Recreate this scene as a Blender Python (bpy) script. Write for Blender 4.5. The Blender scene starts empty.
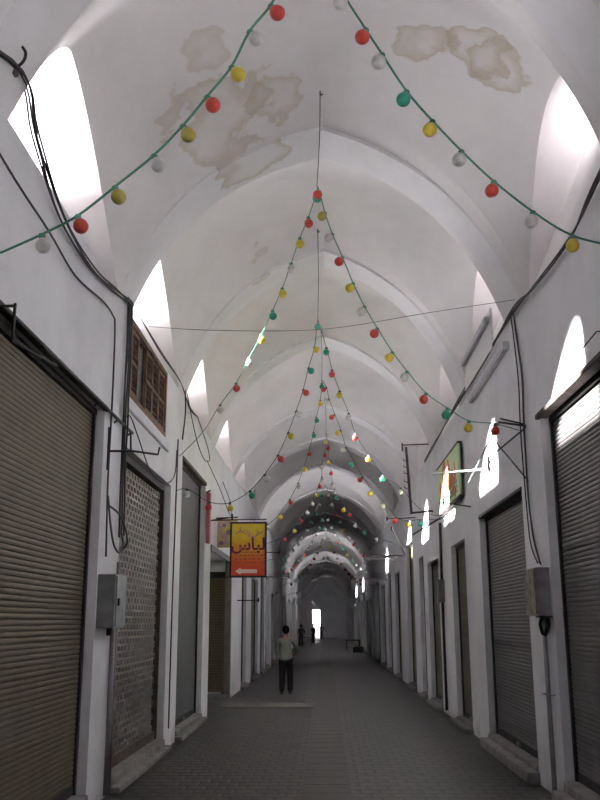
import bpy, bmesh, math, random
from mathutils import Vector, Matrix
C = bpy.context.scene.collection
random.seed(7)
PI = math.pi

# ------------------------------------------------------------------ camera, world, sun, exposure
cam_d = bpy.data.cameras.new('camera'); cam = bpy.data.objects.new('camera', cam_d); C.objects.link(cam)
bpy.context.scene.camera = cam
cam_d.sensor_fit = 'VERTICAL'; cam_d.sensor_height = 24.0
cam_d.lens = 900.0/800.0*24.0
cam_d.clip_end = 400; cam_d.clip_start = 0.05
H = 1.9
fy = Vector((26.0, -222.0, 900.0)).normalized()          # corridor direction seen by the camera
up = Vector((math.sin(math.radians(-0.55)), math.cos(math.radians(-0.55)), 0))
uz = (up - fy*up.dot(fy)).normalized(); ux = fy.cross(uz)
if ux.x < 0: ux = -ux
M = Matrix((ux, fy, uz))                                  # rows: world axes in (right, up, forward)
rx, ry, rz = M.col[0], M.col[1], M.col[2]                 # camera right / up / forward in the world
cam.matrix_world = Matrix(((rx[0], ry[0], -rz[0], 0), (rx[1], ry[1], -rz[1], 0), (rx[2], ry[2], -rz[2], H), (0, 0, 0, 1)))

W = bpy.data.worlds.new('world'); bpy.context.scene.world = W; W.use_nodes = True
bg = W.node_tree.nodes['Background']; bg.inputs[0].default_value = (0.96, 0.94, 0.98, 1)
_n = W.node_tree.nodes; _l = W.node_tree.links          # hazy sky, brightest towards the horizon, deeper overhead
_tc = _n.new('ShaderNodeTexCoord'); _sx = _n.new('ShaderNodeSeparateXYZ'); _l.new(_tc.outputs['Generated'], _sx.inputs[0])
_mr = _n.new('ShaderNodeMapRange'); _l.new(_sx.outputs['Z'], _mr.inputs[0]); _mr.interpolation_type = 'SMOOTHSTEP'
_mr.inputs[1].default_value = 0.38; _mr.inputs[2].default_value = 0.66; _mr.inputs[3].default_value = 1.0; _mr.inputs[4].default_value = 0.35
_m2 = _n.new('ShaderNodeMapRange'); _l.new(_sx.outputs['Z'], _m2.inputs[0]); _m2.interpolation_type = 'SMOOTHSTEP'      # added glow below the horizon, standing in for sunlit roofs, brightens the vault
_m2.inputs[1].default_value = -0.08; _m2.inputs[2].default_value = 0.10; _m2.inputs[3].default_value = 9.0; _m2.inputs[4].default_value = 0.0
_ad = _n.new('ShaderNodeMath'); _ad.operation = 'ADD'; _l.new(_mr.outputs[0], _ad.inputs[0]); _l.new(_m2.outputs[0], _ad.inputs[1])
_l.new(_ad.outputs[0], bg.inputs[1])
sun_d = bpy.data.lights.new('sun', 'SUN'); sun_d.energy = 32; sun_d.angle = math.radians(2.0); sun_d.color = (1.0, 0.98, 0.96)
sun = bpy.data.objects.new('sun', sun_d); C.objects.link(sun)
sun.rotation_euler = Vector((5.8, 0.9, -2.75)).to_track_quat('-Z', 'Y').to_euler()
vs = bpy.context.scene.view_settings
vs.view_transform = 'Standard'; vs.look = 'None'; vs.gamma = 1; vs.use_curve_mapping = False
vs.exposure = 2.05

# ------------------------------------------------------------------ helpers
def tag(o, label=None, cat=None, group=None, kind=None):
    if label: o['label'] = label
    if cat: o['category'] = cat
    if group: o['group'] = group
    if kind: o['kind'] = kind
    return o
def empty(name, loc=(0,0,0), label=None, cat=None, group=None):
    o = bpy.data.objects.new(name, None); C.objects.link(o); o.location = loc
    o.empty_display_size = 0.1
    return tag(o, label, cat, group)
def obj(name, bm, m, parent=None, smooth=False):
    me = bpy.data.meshes.new(name)
    bmesh.ops.recalc_face_normals(bm, faces=bm.faces) if bm.faces else None
    bm.to_mesh(me); bm.free()
    for p in me.polygons: p.use_smooth = smooth
    for mm in (m if isinstance(m, (list, tuple)) else [m]): me.materials.append(mm)
    o = bpy.data.objects.new(name, me); C.objects.link(o)
    if parent:
        o.parent = parent
        loc = Vector((0,0,0)); p = parent
        while p: loc += p.location; p = p.parent
        me.transform(Matrix.Translation(-loc))
    return o
def settle(o):
    "moves the origin of a single-mesh thing to the base of its own mesh"
    me = o.data; vs_ = [v.co for v in me.vertices]
    c = Vector(((min(v.x for v in vs_)+max(v.x for v in vs_))/2, (min(v.y for v in vs_)+max(v.y for v in vs_))/2, min(v.z for v in vs_)))
    me.transform(Matrix.Translation(-c)); o.location = c
    return o
def box(bm, a, b, mi=0, bev=0.0):
    x0,y0,z0 = a; x1,y1,z1 = b
    x0,x1 = min(x0,x1),max(x0,x1); y0,y1 = min(y0,y1),max(y0,y1); z0,z1 = min(z0,z1),max(z0,z1)
    r = bmesh.ops.create_cube(bm, size=1)
    for v in r['verts']: v.co = Vector(((x0+x1)/2+v.co.x*(x1-x0), (y0+y1)/2+v.co.y*(y1-y0), (z0+z1)/2+v.co.z*(z1-z0)))
    fs = {f for v in r['verts'] for f in v.link_faces}
    for f in fs: f.material_index = mi
    if bev:
        bmesh.ops.bevel(bm, geom=list({e for f in fs for e in f.edges}), offset=bev, segments=2, affect='EDGES', profile=0.5)
def nbox(name, a, b, m, parent=None, bev=0.0):
    bm = bmesh.new(); box(bm, a, b, 0, bev); return obj(name, bm, m, parent)
def tube(bm, pts, r, n=6, mi=0, cap=True):
    pts = [Vector(p) for p in pts]; rings = []
    rr = r if isinstance(r, (list, tuple)) else [r]*len(pts)
    prev = None
    for i, p in enumerate(pts):
        t = (pts[min(i+1, len(pts)-1)]-pts[max(i-1, 0)]).normalized()
        if prev is None:
            a = Vector((0,0,1)) if abs(t.z) < .9 else Vector((1,0,0))
            u = t.cross(a).normalized()
        else:
            u = (prev - t*prev.dot(t)).normalized()
        prev = u; v = t.cross(u)
        rings.append([bm.verts.new(p+(u*math.cos(2*PI*k/n)+v*math.sin(2*PI*k/n))*rr[i]) for k in range(n)])
    for a, b in zip(rings[:-1], rings[1:]):
        for k in range(n):
            f = bm.faces.new((a[k], a[(k+1)%n], b[(k+1)%n], b[k])); f.material_index = mi
    if cap:
        bm.faces.new(rings[0][::-1]).material_index = mi; bm.faces.new(rings[-1]).material_index = mi
def ctube(name, pts, r, m, parent=None, n=6):
    bm = bmesh.new(); tube(bm, pts, r, n); return obj(name, bm, m, parent, True)
def spline(pts, k=4):
    pts = [Vector(p) for p in pts]; out = []
    for i in range(len(pts)-1):
        p0 = pts[max(i-1,0)]; p1 = pts[i]; p2 = pts[i+1]; p3 = pts[min(i+2,len(pts)-1)]
        for j in range(k):
            t = j/k
            out.append(0.5*((2*p1)+(p2-p0)*t+(2*p0-5*p1+4*p2-p3)*t*t+(3*p1-p0-3*p2+p3)*t**3))
    out.append(pts[-1]); return out

# ------------------------------------------------------------------ materials
def mat(name, col, rough=0.7, metal=0.0, noise=0.0, nscale=5.0, bump=0.0, bscale=40.0, col2=None, spec=0.5):
    m = bpy.data.materials.new(name); m.use_nodes = True; nt = m.node_tree; b = nt.nodes['Principled BSDF']
    b.inputs['Base Color'].default_value = (*col, 1); b.inputs['Roughness'].default_value = rough
    b.inputs['Metallic'].default_value = metal; b.inputs['Specular IOR Level'].default_value = spec
    tc = nt.nodes.new('ShaderNodeTexCoord')
    if noise or col2:
        n = nt.nodes.new('ShaderNodeTexNoise'); n.inputs['Scale'].default_value = nscale; n.inputs['Detail'].default_value = 6
        nt.links.new(tc.outputs['Object'], n.inputs['Vector'])
        r = nt.nodes.new('ShaderNodeValToRGB'); c2 = col2 or tuple(c*(1-noise) for c in col)
        r.color_ramp.elements[0].position = .35; r.color_ramp.elements[0].color = (*c2, 1)
        r.color_ramp.elements[1].position = .65; r.color_ramp.elements[1].color = (*col, 1)
        nt.links.new(n.outputs['Fac'], r.inputs[0]); nt.links.new(r.outputs[0], b.inputs['Base Color'])
    if bump:
        n = nt.nodes.new('ShaderNodeTexNoise'); n.inputs['Scale'].default_value = bscale; n.inputs['Detail'].default_value = 5
        nt.links.new(tc.outputs['Object'], n.inputs['Vector'])
        bp = nt.nodes.new('ShaderNodeBump'); bp.inputs['Strength'].default_value = bump; bp.inputs['Distance'].default_value = .02
        nt.links.new(n.outputs['Fac'], bp.inputs['Height']); nt.links.new(bp.outputs[0], b.inputs['Normal'])
    return m

def plaster(name, col, blotch, stains=(), low=None):
    m = bpy.data.materials.new(name); m.use_nodes = True; nt = m.node_tree; b = nt.nodes['Principled BSDF']
    N = nt.nodes.new; L = nt.links.new
    b.inputs['Roughness'].default_value = .85; b.inputs['Specular IOR Level'].default_value = .25
    tc = N('ShaderNodeTexCoord')
    n1 = N('ShaderNodeTexNoise'); n1.inputs['Scale'].default_value = .9; n1.inputs['Detail'].default_value = 8; n1.inputs['Roughness'].default_value = .6
    L(tc.outputs['Object'], n1.inputs['Vector'])
    r = N('ShaderNodeValToRGB'); r.color_ramp.elements[0].position = .3; r.color_ramp.elements[0].color = (*blotch, 1)
    r.color_ramp.elements[1].position = .62; r.color_ramp.elements[1].color = (*col, 1)
    L(n1.outputs['Fac'], r.inputs[0]); out = r.outputs[0]
    n2 = N('ShaderNodeTexNoise'); n2.inputs['Scale'].default_value = 1.9; n2.inputs['Detail'].default_value = 4; n2.inputs['Roughness'].default_value = .5
    L(tc.outputs['Object'], n2.inputs['Vector'])
    for (px, py, pz, rad, amt) in stains:
        vm = N('ShaderNodeVectorMath'); vm.operation = 'DISTANCE'; vm.inputs[1].default_value = (px, py, pz)
        L(tc.outputs['Object'], vm.inputs[0])
        d = N('ShaderNodeMath'); d.operation = 'DIVIDE'; d.inputs[1].default_value = rad; L(vm.outputs['Value'], d.inputs[0])
        nn = N('ShaderNodeMath'); nn.operation = 'MULTIPLY_ADD'; nn.inputs[1].default_value = 2.0; nn.inputs[2].default_value = -1.0; L(n2.outputs['Fac'], nn.inputs[0])
        ad = N('ShaderNodeMath'); ad.operation = 'ADD'; L(d.outputs[0], ad.inputs[0]); L(nn.outputs[0], ad.inputs[1])
        cr = N('ShaderNodeValToRGB'); e = cr.color_ramp.elements        # tide-mark: pale core, brown rim
        e[0].position = .35; e[0].color = (.18*amt,)*3+(1,); e[1].position = .62; e[1].color = (.75*amt,)*3+(1,)
        x = cr.color_ramp.elements.new(.72); x.color = (amt,)*3+(1,)
        y = cr.color_ramp.elements.new(.80); y.color = (0,0,0,1)
        L(ad.outputs[0], cr.inputs[0])
        mx = N('ShaderNodeMix'); mx.data_type = 'RGBA'; L(cr.outputs[0], mx.inputs[0]); L(out, mx.inputs[6]); mx.inputs[7].default_value = (.46, .38, .27, 1)
        out = mx.outputs[2]
    if low:
        # grime splashed up the foot of the wall
        sx = N('ShaderNodeSeparateXYZ'); L(tc.outputs['Object'], sx.inputs[0])
        ma = N('ShaderNodeMath'); ma.operation = "MULTIPLY_ADD"; ma.inputs[1].default_value = 1.6; L(n2.outputs['Fac'], ma.inputs[0]); L(sx.outputs['Z'], ma.inputs[2])
        cr = N('ShaderNodeValToRGB'); e = cr.color_ramp.elements
        e[0].position = .5; e[0].color = (.6,)*3+(1,); e[1].position = 1.6; e[1].color = (0,0,0,1)
        L(ma.outputs[0], cr.inputs[0])
        mx = N('ShaderNodeMix'); mx.data_type = 'RGBA'; L(cr.outputs[0], mx.inputs[0]); L(out, mx.inputs[6]); mx.inputs[7].default_value = (*low, 1)
        out = mx.outputs[2]
    L(out, b.inputs['Base Color'])
    bp = N('ShaderNodeBump'); bp.inputs['Strength'].default_value = .22; bp.inputs['Distance'].default_value = .06
    n3 = N('ShaderNodeTexNoise'); n3.inputs['Scale'].default_value = 4.0; n3.inputs['Detail'].default_value = 9; n3.inputs['Roughness'].default_value = .62
    L(tc.outputs['Object'], n3.inputs['Vector']); L(n3.outputs['Fac'], bp.inputs['Height']); L(bp.outputs[0], b.inputs['Normal'])
    return m

STAINS = [(-1.15, 9.7, 7.75, .85, .55), (-.5, 9.9, 8.1, .55, .5), (1.25, 9.0, 8.5, .5, .6), (1.72, 8.9, 8.12, .5, .65), (2.0, 9.0, 8.1, .45, .6), (.3, 7.8, 8.5, .5, .4),
          (-1.32, 8.95, 8.1, .4, .4), (-1.0, 14.4, 7.9, .4, .4), (2.1, 9.3, 7.1, .3, .5)]
M_wall = plaster('plaster_wall', (.72,.72,.745), (.60,.60,.63), (), (.26,.235,.22))
M_vault = plaster('plaster_vault', (.76,.735,.735), (.665,.64,.64), STAINS)
M_rib = plaster('plaster_rib', (.78,.77,.79), (.69,.675,.69), [(-.9, 10.7, 7.75, .62, .6), (-1.0, 15.2, 7.6, .4, .5)])
M_dark = mat('painted_interior_shade', (.02,.018,.016), .9)
M_floor_strip = mat('stone_strip', (.060,.053,.046), .6, noise=.3, nscale=6, bump=.2)
M_kerb = mat('kerb_stone', (.24,.225,.22), .8, noise=.35, nscale=5, bump=.3)
M_band = mat('pale_stone_band', (.17,.155,.14), .75, noise=.3, nscale=4, bump=.3)
M_tan = mat('shutter_tan', (.13,.105,.066), .5, .25, noise=.22, nscale=3, bump=.05)
M_olive = mat('shutter_olive', (.12,.10,.058), .55, .2, noise=.2, nscale=3)
M_grey = mat('shutter_grey', (.16,.152,.15), .42, .35, noise=.22, nscale=3, bump=.05)
M_bluegrey = mat('shutter_bluegrey', (.12,.13,.135), .45, .3, noise=.2, nscale=3)
M_lat = mat('lattice_metal', (.27,.235,.20), .55, .25, noise=.35, nscale=3)
M_steel = mat('dark_steel', (.05,.048,.05), .55, .5, noise=.4, nscale=8)
M_rust = mat('rusty_steel', (.12,.09,.08), .75, .3, noise=.5, nscale=6)
M_cable = mat('black_cable', (.03,.03,.033), .6)
M_pipe = mat('grey_conduit', (.22,.22,.23), .5, .3, noise=.3, nscale=4)
M_boxm = mat('grey_sheet_metal', (.33,.34,.35), .4, .45, noise=.3, nscale=7)
M_boxr = mat('rusted_sheet_metal', (.34,.32,.28), .7, .2, nscale=9, col2=(.17,.12,.08))
M_wood = mat('brown_wood', (.20,.11,.065), .7, noise=.5, nscale=5, bump=.3)
M_opening_shade = mat('opening_shade', (.03,.035,.04), .25)
M_batten = mat('grey_enamel', (.42,.42,.44), .5)
M_white = mat('white_paint', (.7,.7,.7), .5)
M_grille = mat('pale_wire', (.5,.48,.45), .6)
M_greencable = mat('green_flex', (.06,.24,.16), .5)
BULB = {'r': mat('red_bulb', (.62,.055,.04), .35, noise=.3, nscale=12), 'w': mat('white_bulb', (.66,.65,.62), .35, noise=.35, nscale=10),
        'y': mat('yellow_bulb', (.72,.56,.05), .35, noise=.25, nscale=12), 'g': mat('green_bulb', (.02,.34,.22), .35, noise=.3, nscale=12),
        'o': mat('olive_bulb', (.42,.36,.06), .4, noise=.3, nscale=12)}

# paved floor
def floor_mat():
    m = bpy.data.materials.new('brick_paving'); m.use_nodes = True; nt = m.node_tree; b = nt.nodes['Principled BSDF']; N = nt.nodes.new; L = nt.links.new
    tc = N('ShaderNodeTexCoord'); mp = N('ShaderNodeMapping'); mp.inputs['Rotation'].default_value = (0, 0, 0); L(tc.outputs['Object'], mp.inputs[0])
    br = N('ShaderNodeTexBrick'); L(mp.outputs[0], br.inputs['Vector'])
    br.inputs['Scale'].default_value = 1; br.inputs['Brick Width'].default_value = .24; br.inputs['Row Height'].default_value = .24
    br.inputs['Mortar Size'].default_value = .026; br.inputs['Mortar Smooth'].default_value = .4; br.offset = .5
    br.inputs['Color1'].default_value = (.050,.043,.036,1); br.inputs['Color2'].default_value = (.026,.022,.019,1); br.inputs['Mortar'].default_value = (.010,.009,.008,1)
    n = N('ShaderNodeTexNoise'); n.inputs['Scale'].default_value = 1.3; n.inputs['Detail'].default_value = 6; L(tc.outputs['Object'], n.inputs['Vector'])
    r = N('ShaderNodeValToRGB'); r.color_ramp.elements[0].position=.3; r.color_ramp.elements[0].color=(.62,.6,.58,1); r.color_ramp.elements[1].position=.7; r.color_ramp.elements[1].color=(1.15,1.12,1.1,1)
    L(n.outputs['Fac'], r.inputs[0])
    mx = N('ShaderNodeMix'); mx.data_type='RGBA'; mx.blend_type='MULTIPLY'; mx.inputs[0].default_value=1; L(br.outputs[0], mx.inputs[6]); L(r.outputs[0], mx.inputs[7])
    L(mx.outputs[2], b.inputs['Base Color']); b.inputs['Roughness'].default_value = .5
    iv = N('ShaderNodeMath'); iv.operation='SUBTRACT'; iv.inputs[0].default_value=1; L(br.outputs['Fac'], iv.inputs[1])
    n2 = N('ShaderNodeTexNoise'); n2.inputs['Scale'].default_value = 25; L(tc.outputs['Object'], n2.inputs['Vector'])
    ad = N('ShaderNodeMath'); ad.operation='MULTIPLY_ADD'; ad.inputs[1].default_value=.35; L(n2.outputs['Fac'], ad.inputs[0]); L(iv.outputs[0], ad.inputs[2])
    bp = N('ShaderNodeBump'); bp.inputs['Strength'].default_value=.9; bp.inputs['Distance'].default_value=.02; L(ad.outputs[0], bp.inputs['Height']); L(bp.outputs[0], b.inputs['Normal'])
    return m
M_floor = floor_mat()

# ------------------------------------------------------------------ structure
XL, XR = -2.5, 2.55
YB, YE = -6.0, 118.0
CX, HW = (XL+XR)/2, (XR-XL)/2
ZS = 5.8
SK = 0.12                                   # the cross arches stand slightly askew
def skew(x, y): return y + SK*(x-XL)
SH = [(0,1),(.14,.955),(.28,.895),(.40,.825),(.52,.74),(.62,.65),(.70,.565),(.78,.46),(.85,.35),(.91,.24),(.96,.12),(1,0)]
def shape(u):
    u = abs(u)
    for (a, fa), (b, fb) in zip(SH[:-1], SH[1:]):
        if u <= b: return fa+(fb-fa)*(u-a)/(b-a)
    return 0
# fine, smoothed sampling of the pointed profile
US = [i/28 for i in range(-28, 29)]
SS = [shape(u) for u in US]
for _ in range(3):
    S2 = SS[:]
    for i in range(1, len(SS)-1):
        if i != 28: S2[i] = (SS[i-1]+2*SS[i]+SS[i+1])/4
    SS = S2

bm = bmesh.new()
v = [bm.verts.new(p) for p in ((-4.2,YB-1,0),(4.2,YB-1,0),(4.2,YE+20,0),(-4.2,YE+20,0))]; bm.faces.new(v)
tag(obj('floor', bm, M_floor), kind='structure')
bm = bmesh.new(); y = YB
while y < YE:
    box(bm, (-.29, y+.004, -.05), (.27, y+.55-.004, .006), 0); y += .55
tag(obj('trim_1', bm, M_floor_strip), kind='structure')
tag(nbox('trim_2', (-2.5, 21.7, -.05), (-.3, 22.9, .008), M_band), kind='structure')

def wall(name, X, s, ops, m=M_wall):
    "s = outward sign; ops: (y0,y1,z0,z1,depth)"
    ys = sorted({YB, YE, *[o[0] for o in ops], *[o[1] for o in ops], *[float(q) for q in range(0, 118, 6)]})
    zs = sorted({0.0, ZS, *[o[2] for o in ops], *[o[3] for o in ops]})
    def dep(i, j):
        if i < 0 or j < 0 or i >= len(ys)-1 or j >= len(zs)-1: return None
        cy = (ys[i]+ys[i+1])/2; cz = (zs[j]+zs[j+1])/2
        for o in ops:
            if o[0] < cy < o[1] and o[2] < cz < o[3]: return o[4]
        return 0.0
    bm = bmesh.new(); cache = {}
    def V(x, y, z):
        k = (round(x,4), round(y,4), round(z,4))
        if k not in cache: cache[k] = bm.verts.new(k)
        return cache[k]
    for i in range(len(ys)-1):
        for j in range(len(zs)-1):
            d = dep(i, j); x = X+s*d
            bm.faces.new((V(x,ys[i],zs[j]), V(x,ys[i+1],zs[j]), V(x,ys[i+1],zs[j+1]), V(x,ys[i],zs[j+1])))
            e = dep(i+1, j)
            if e is not None and abs(e-d) > 1e-6:
                x2 = X+s*e; bm.faces.new((V(x,ys[i+1],zs[j]), V(x2,ys[i+1],zs[j]), V(x2,ys[i+1],zs[j+1]), V(x,ys[i+1],zs[j+1])))
            e = dep(i, j+1)
            if e is not None and abs(e-d) > 1e-6:
                x2 = X+s*e; bm.faces.new((V(x,ys[i],zs[j+1]), V(x2,ys[i],zs[j+1]), V(x2,ys[i+1],zs[j+1]), V(x,ys[i+1],zs[j+1])))
    return tag(obj(name, bm, m), kind='structure')

# shops: (y0, y1, ztop, zbottom, material, kerb?)
LEFT = [(-5.0,-1.6,4.2,.2,M_tan),(-.4,3.2,4.2,.2,M_grey),(4.3,9.95,4.27,.22,M_tan),(10.95,14.5,4.06,.22,'lattice'),(15.6,18.76,4.72,.2,M_bluegrey),
        (27.3,29.0,3.35,.15,M_tan),(30.9,33.9,3.4,.15,M_olive)]
y = 35.2; rg = random.Random(3)
while y < 112:
    w = rg.choice([2.2, 2.6, 3.0]); LEFT.append((y, y+w, rg.choice([3.2,3.4,3.8]), .15, rg.choice([M_tan,M_grey,M_olive]))); y += w+rg.choice([.8,1.2,1.6])
RIGHT = [(-5.2,-2.2,4.2,.25,M_grey),(-1.0,3.3,4.2,.25,M_tan),(4.6,10.42,4.24,.3,M_grey),(11.68,15.03,3.58,.25,M_grey),(16.7,18.55,3.38,.15,M_tan),
         (20.75,22.95,3.30,.15,M_tan),(23.85,25.0,3.58,.15,M_tan),(26.6,28.8,4.22,.15,M_olive),(31.6,33.8,3.6,.15,M_olive),(35.9,37.9,3.8,.15,M_grey)]
y = 39.6; rg = random.Random(5)
while y < 112:
    w = rg.choice([2.2, 2.6, 3.0]); RIGHT.append((y, y+w, rg.choice([3.2,3.5,3.8]), .15, rg.choice([M_tan,M_grey,M_olive]))); y += w+rg.choice([.9,1.3,1.7])
def shop_ops(L): return [(a, b, 0.0, t, .9 if m == 'lattice' else .22) for a, b, t, zb, m in L]
GR = (11.15, 13.85, 4.72, 5.78)
wall('wall_left', XL, -1, shop_ops(LEFT)+[(19.75, 24.4, 0.0, 3.5, .72), (*GR, .4)])
wall('wall_right', XR, 1, shop_ops(RIGHT))
# end walls
tag(nbox('wall_back', (-3.6, YB-.3, 0), (3.6, YB, 9.2), M_wall), kind='structure')
bm = bmesh.new()
box(bm, (-3.6, YE, 0), (-1.75, YE+.5, 9)); box(bm, (-.75, YE, 0), (3.6, YE+.5, 9)); box(bm, (-1.75, YE, 3.4), (-.75, YE+.5, 9))
tag(obj('wall_front', bm, M_wall), kind='structure')
# bright street wall outside the far doorway
tag(nbox('wall_outside', (-8, 133, 0), (6, 133.4, 3.0), M_wall), kind='structure')

# bays and ribs: (front y at left wall, rib crown height, windowed bay behind it)
RD = .72
RIBS = [(-3.65,8.2),(1.0,8.2),(5.65,8.15),(10.3,8.15),(14.9,8.42),(19.5,8.28),(24.1,7.72),(28.7,7.74),(33.4,7.75),(39.5,7.6),(46.8,7.42),(52.2,7.42),(70.0,7.25),(80,7.1),(91,7.0),(102,6.9),(112,6.9)]
NOWIN = {28.7, 39.5, 46.8, 80, 102, 112}
def rib(y0, zc, idx):
    bm = bmesh.new()
    inner = []; outer = []
    for u, sv in zip(US, SS):
        x = CX+u*HW; z = ZS+(zc-ZS)*sv
        inner.append((x, z))
        outer.append((CX+u*(HW+.5), z+.5))
    def ring(y):
        return [bm.verts.new((x, skew(x, y), z)) for x, z in inner], [bm.verts.new((x, skew(x, y), z)) for x, z in outer]
    i0, o0 = ring(y0); i1, o1 = ring(y0+RD)
    for k in range(len(US)-1):
        bm.faces.new((i0[k], i0[k+1], i1[k+1], i1[k])); bm.faces.new((o0[k], o0[k+1], o1[k+1], o1[k]))
        bm.faces.new((i0[k], i0[k+1], o0[k+1], o0[k])); bm.faces.new((i1[k], i1[k+1], o1[k+1], o1[k]))
    for k in (0, -1): bm.faces.new((i0[k], o0[k], o1[k], i1[k]))
    bmesh.ops.bevel(bm, geom=[e for e in bm.edges if len(e.link_faces) == 2 and all(v_ in set(i0) for v_ in e.verts)] , offset=.015, segments=1, affect='EDGES')
    o = obj('trim_%d' % idx, bm, M_rib, None, True)
    o.data.shade_smooth() if False else None
    try:
        o.data.set_sharp_from_angle(angle=math.radians(35))
    except Exception: pass
    return tag(o, kind='structure')
for k, (y0, zc) in enumerate(RIBS): rib(y0, zc, 10+k)

def bay(y0, y1, za, zb, win, idx, bulge=.35):
    c = (y0+y1)/2; hw = min((y1-y0)/2, 2.05); half = (y1-y0)/2
    NT = 32
    ts = [y0+(y1-y0)*i/NT for i in range(NT+1)]
    if half > 2.3: ts = ts+[c-2.2+4.4*i/NT for i in range(NT+1)]
    ts = sorted(ts+[c-1.65, c+1.65]); ts = [t for i, t in enumerate(ts) if i == 0 or t-ts[i-1] > 1e-4]
    lift = .06
    far = half > 2.3
    def zw(y, side):
        if side < 0:                                       # leaning lancet on the left
            pk = c-.5 if not far else c; s = (y-pk)/(y1-.02-pk if not far else 2.2) if y > pk else (pk-y)/(pk-y0-.02 if not far else 2.2)
            return ZS+(1.66*(1-s**1.38) if s < 1 else 0)
        s = abs(y-c)/1.65
        return ZS+(1.80*(1-s**2.3) if s < 1 else 0)
    bm = bmesh.new(); rows = []
    for y in ts:
        q = (y-y0)/(y1-y0); zc = za+(zb-za)*q+lift+bulge*(1-(2*q-1)**2); wl, wr = zw(y, -1), zw(y, 1)
        rows.append([bm.verts.new((CX+u*HW, skew(CX+u*HW, y), (wl if u < 0 else wr)+(zc-(wl if u < 0 else wr))*sv)) for u, sv in zip(US, SS)])
    for a, b in zip(rows[:-1], rows[1:]):
        for k in range(len(US)-1): bm.faces.new((a[k], a[k+1], b[k+1], b[k]))
    # window niches splayed outward from the wall arches
    for s, col in ((-1, 0), (1, -1)):
        X = XL if s < 0 else XR; xo = X+s*(.55 if s < 0 else .85); xo2 = xo+s*.2
        zsill, ztop = (6.62, 7.85) if s < 0 else (7.85, 8.5)
        hh = min(half, 2.2) if s < 0 else 1.65
        top = [(r[col].co.y, r[col].co.z, r[col]) for y, r in zip(ts, rows) if abs(y-c) <= hh+1e-4]
        n = len(top); cy = skew(X, c)+(.2 if s < 0 else .6); w2 = .8 if s < 0 else .65
        def back(k):
            p = k/(n-1)
            if p < .22: return (cy-w2, zsill+(ztop-.45-zsill)*p/.22)
            if p > .78: return (cy+w2, zsill+(ztop-.45-zsill)*(1-p)/.22)
            a = PI*(1-(p-.22)/.56); return (cy+w2*math.cos(a), ztop-.45+.45*math.sin(a))
        if s < 0:                                          # left openings follow the lancet of the wall arch
            bk = []
            for (ya, zt, _) in top:
                zb_ = zt+.08
                bk.append((max(cy-.85, min(cy+.80, ya)), max(zb_, zsill)))
        else: bk = [back(k) for k in range(n)]
        BC = {}
        def bv(x, p):
            q = (round(x,4), round(p[0],4), round(p[1],4))
            if q not in BC: BC[q] = bm.verts.new(q)
            return BC[q]
        def quad(*v_):
            u_ = []
            for w_ in v_:
                if w_ not in u_: u_.append(w_)
            if len(u_) > 2: bm.faces.new(u_)
        B = [bv(xo, p) for p in bk]
        for k in range(n-1):
            quad(top[k][2], top[k+1][2], B[k+1], B[k])
        # sill: fan from the straight top of the wall to the bottom of the opening
        bm.faces.new((top[0][2], top[-1][2], B[-1], B[0]))
        if win:
            D = [bv(xo2, p) for p in bk]
            for k in range(n-1): quad(B[k], B[k+1], D[k+1], D[k])
            bm.faces.new((B[0], B[-1], D[-1], D[0]))
            ld = bpy.data.lights.new('skylight_portal', 'AREA'); ld.shape = 'RECTANGLE'; ld.size = 2*w2+.1; ld.size_y = 1.2; ld.energy = 0
            ld.cycles.is_portal = True
            lo = bpy.data.objects.new('skylight_portal', ld); C.objects.link(lo)
            lo.location = (xo2+s*.01, cy, (zsill+ztop)/2)
            lo.rotation_euler = Vector((-s, 0, 0)).to_track_quat('-Z', 'Z').to_euler()
        else:
            bm.faces.new(list(dict.fromkeys(B)))
    bmesh.ops.triangulate(bm, faces=[f for f in bm.faces if len(f.verts) > 4])
    o = obj('ceiling' if idx == 0 else 'ceiling.%03d' % idx, bm, M_vault, None, True)
    try: o.data.set_sharp_from_angle(angle=math.radians(32))
    except Exception: pass
    return tag(o, kind='structure')
for k, ((a, za), (b, zb)) in enumerate(zip(RIBS[:-1], RIBS[1:])):
    bay(a+RD-.01, b+.01, za, zb, a not in NOWIN, k)
bay(RIBS[-1][0]+RD-.01, YE+.2, 6.9, 6.9, False, 40); bay(YB-.2, RIBS[0][0]+.01, 8.2, 8.2, False, 41)

def arch_wall(y, cx, hw, spring, crown, idx):
    bm = bmesh.new(); pts = []
    for i in range(-16, 17):
        u = i/16; pts.append((cx+u*hw, spring+(crown-spring)*shape(u)))
    pts = [(cx-hw, 0)]+pts+[(cx+hw, 0)]
    out = [(max(-2.9, min(2.9, (x-cx)*1.0*(2.9/hw))), z if z == 0 else 8.2) for x, z in pts]
    A = [[bm.verts.new((p[0], yy, p[1])) for p in L_] for yy in (y, y+.6) for L_ in (pts, out)]
    i0, o0, i1, o1 = A
    for k in range(len(pts)-1):
        for q in ((i0,o0),(i1,o1),(i0,i1)): bm.faces.new((q[0][k], q[0][k+1], q[1][k+1], q[1][k]))
    tag(obj('trim_%d' % idx, bm, M_rib), kind='structure')
arch_wall(92.5, .05, 2.0, 4.9, 6.6, 35); arch_wall(108, -.1, 1.45, 4.7, 6.2, 36)

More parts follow.
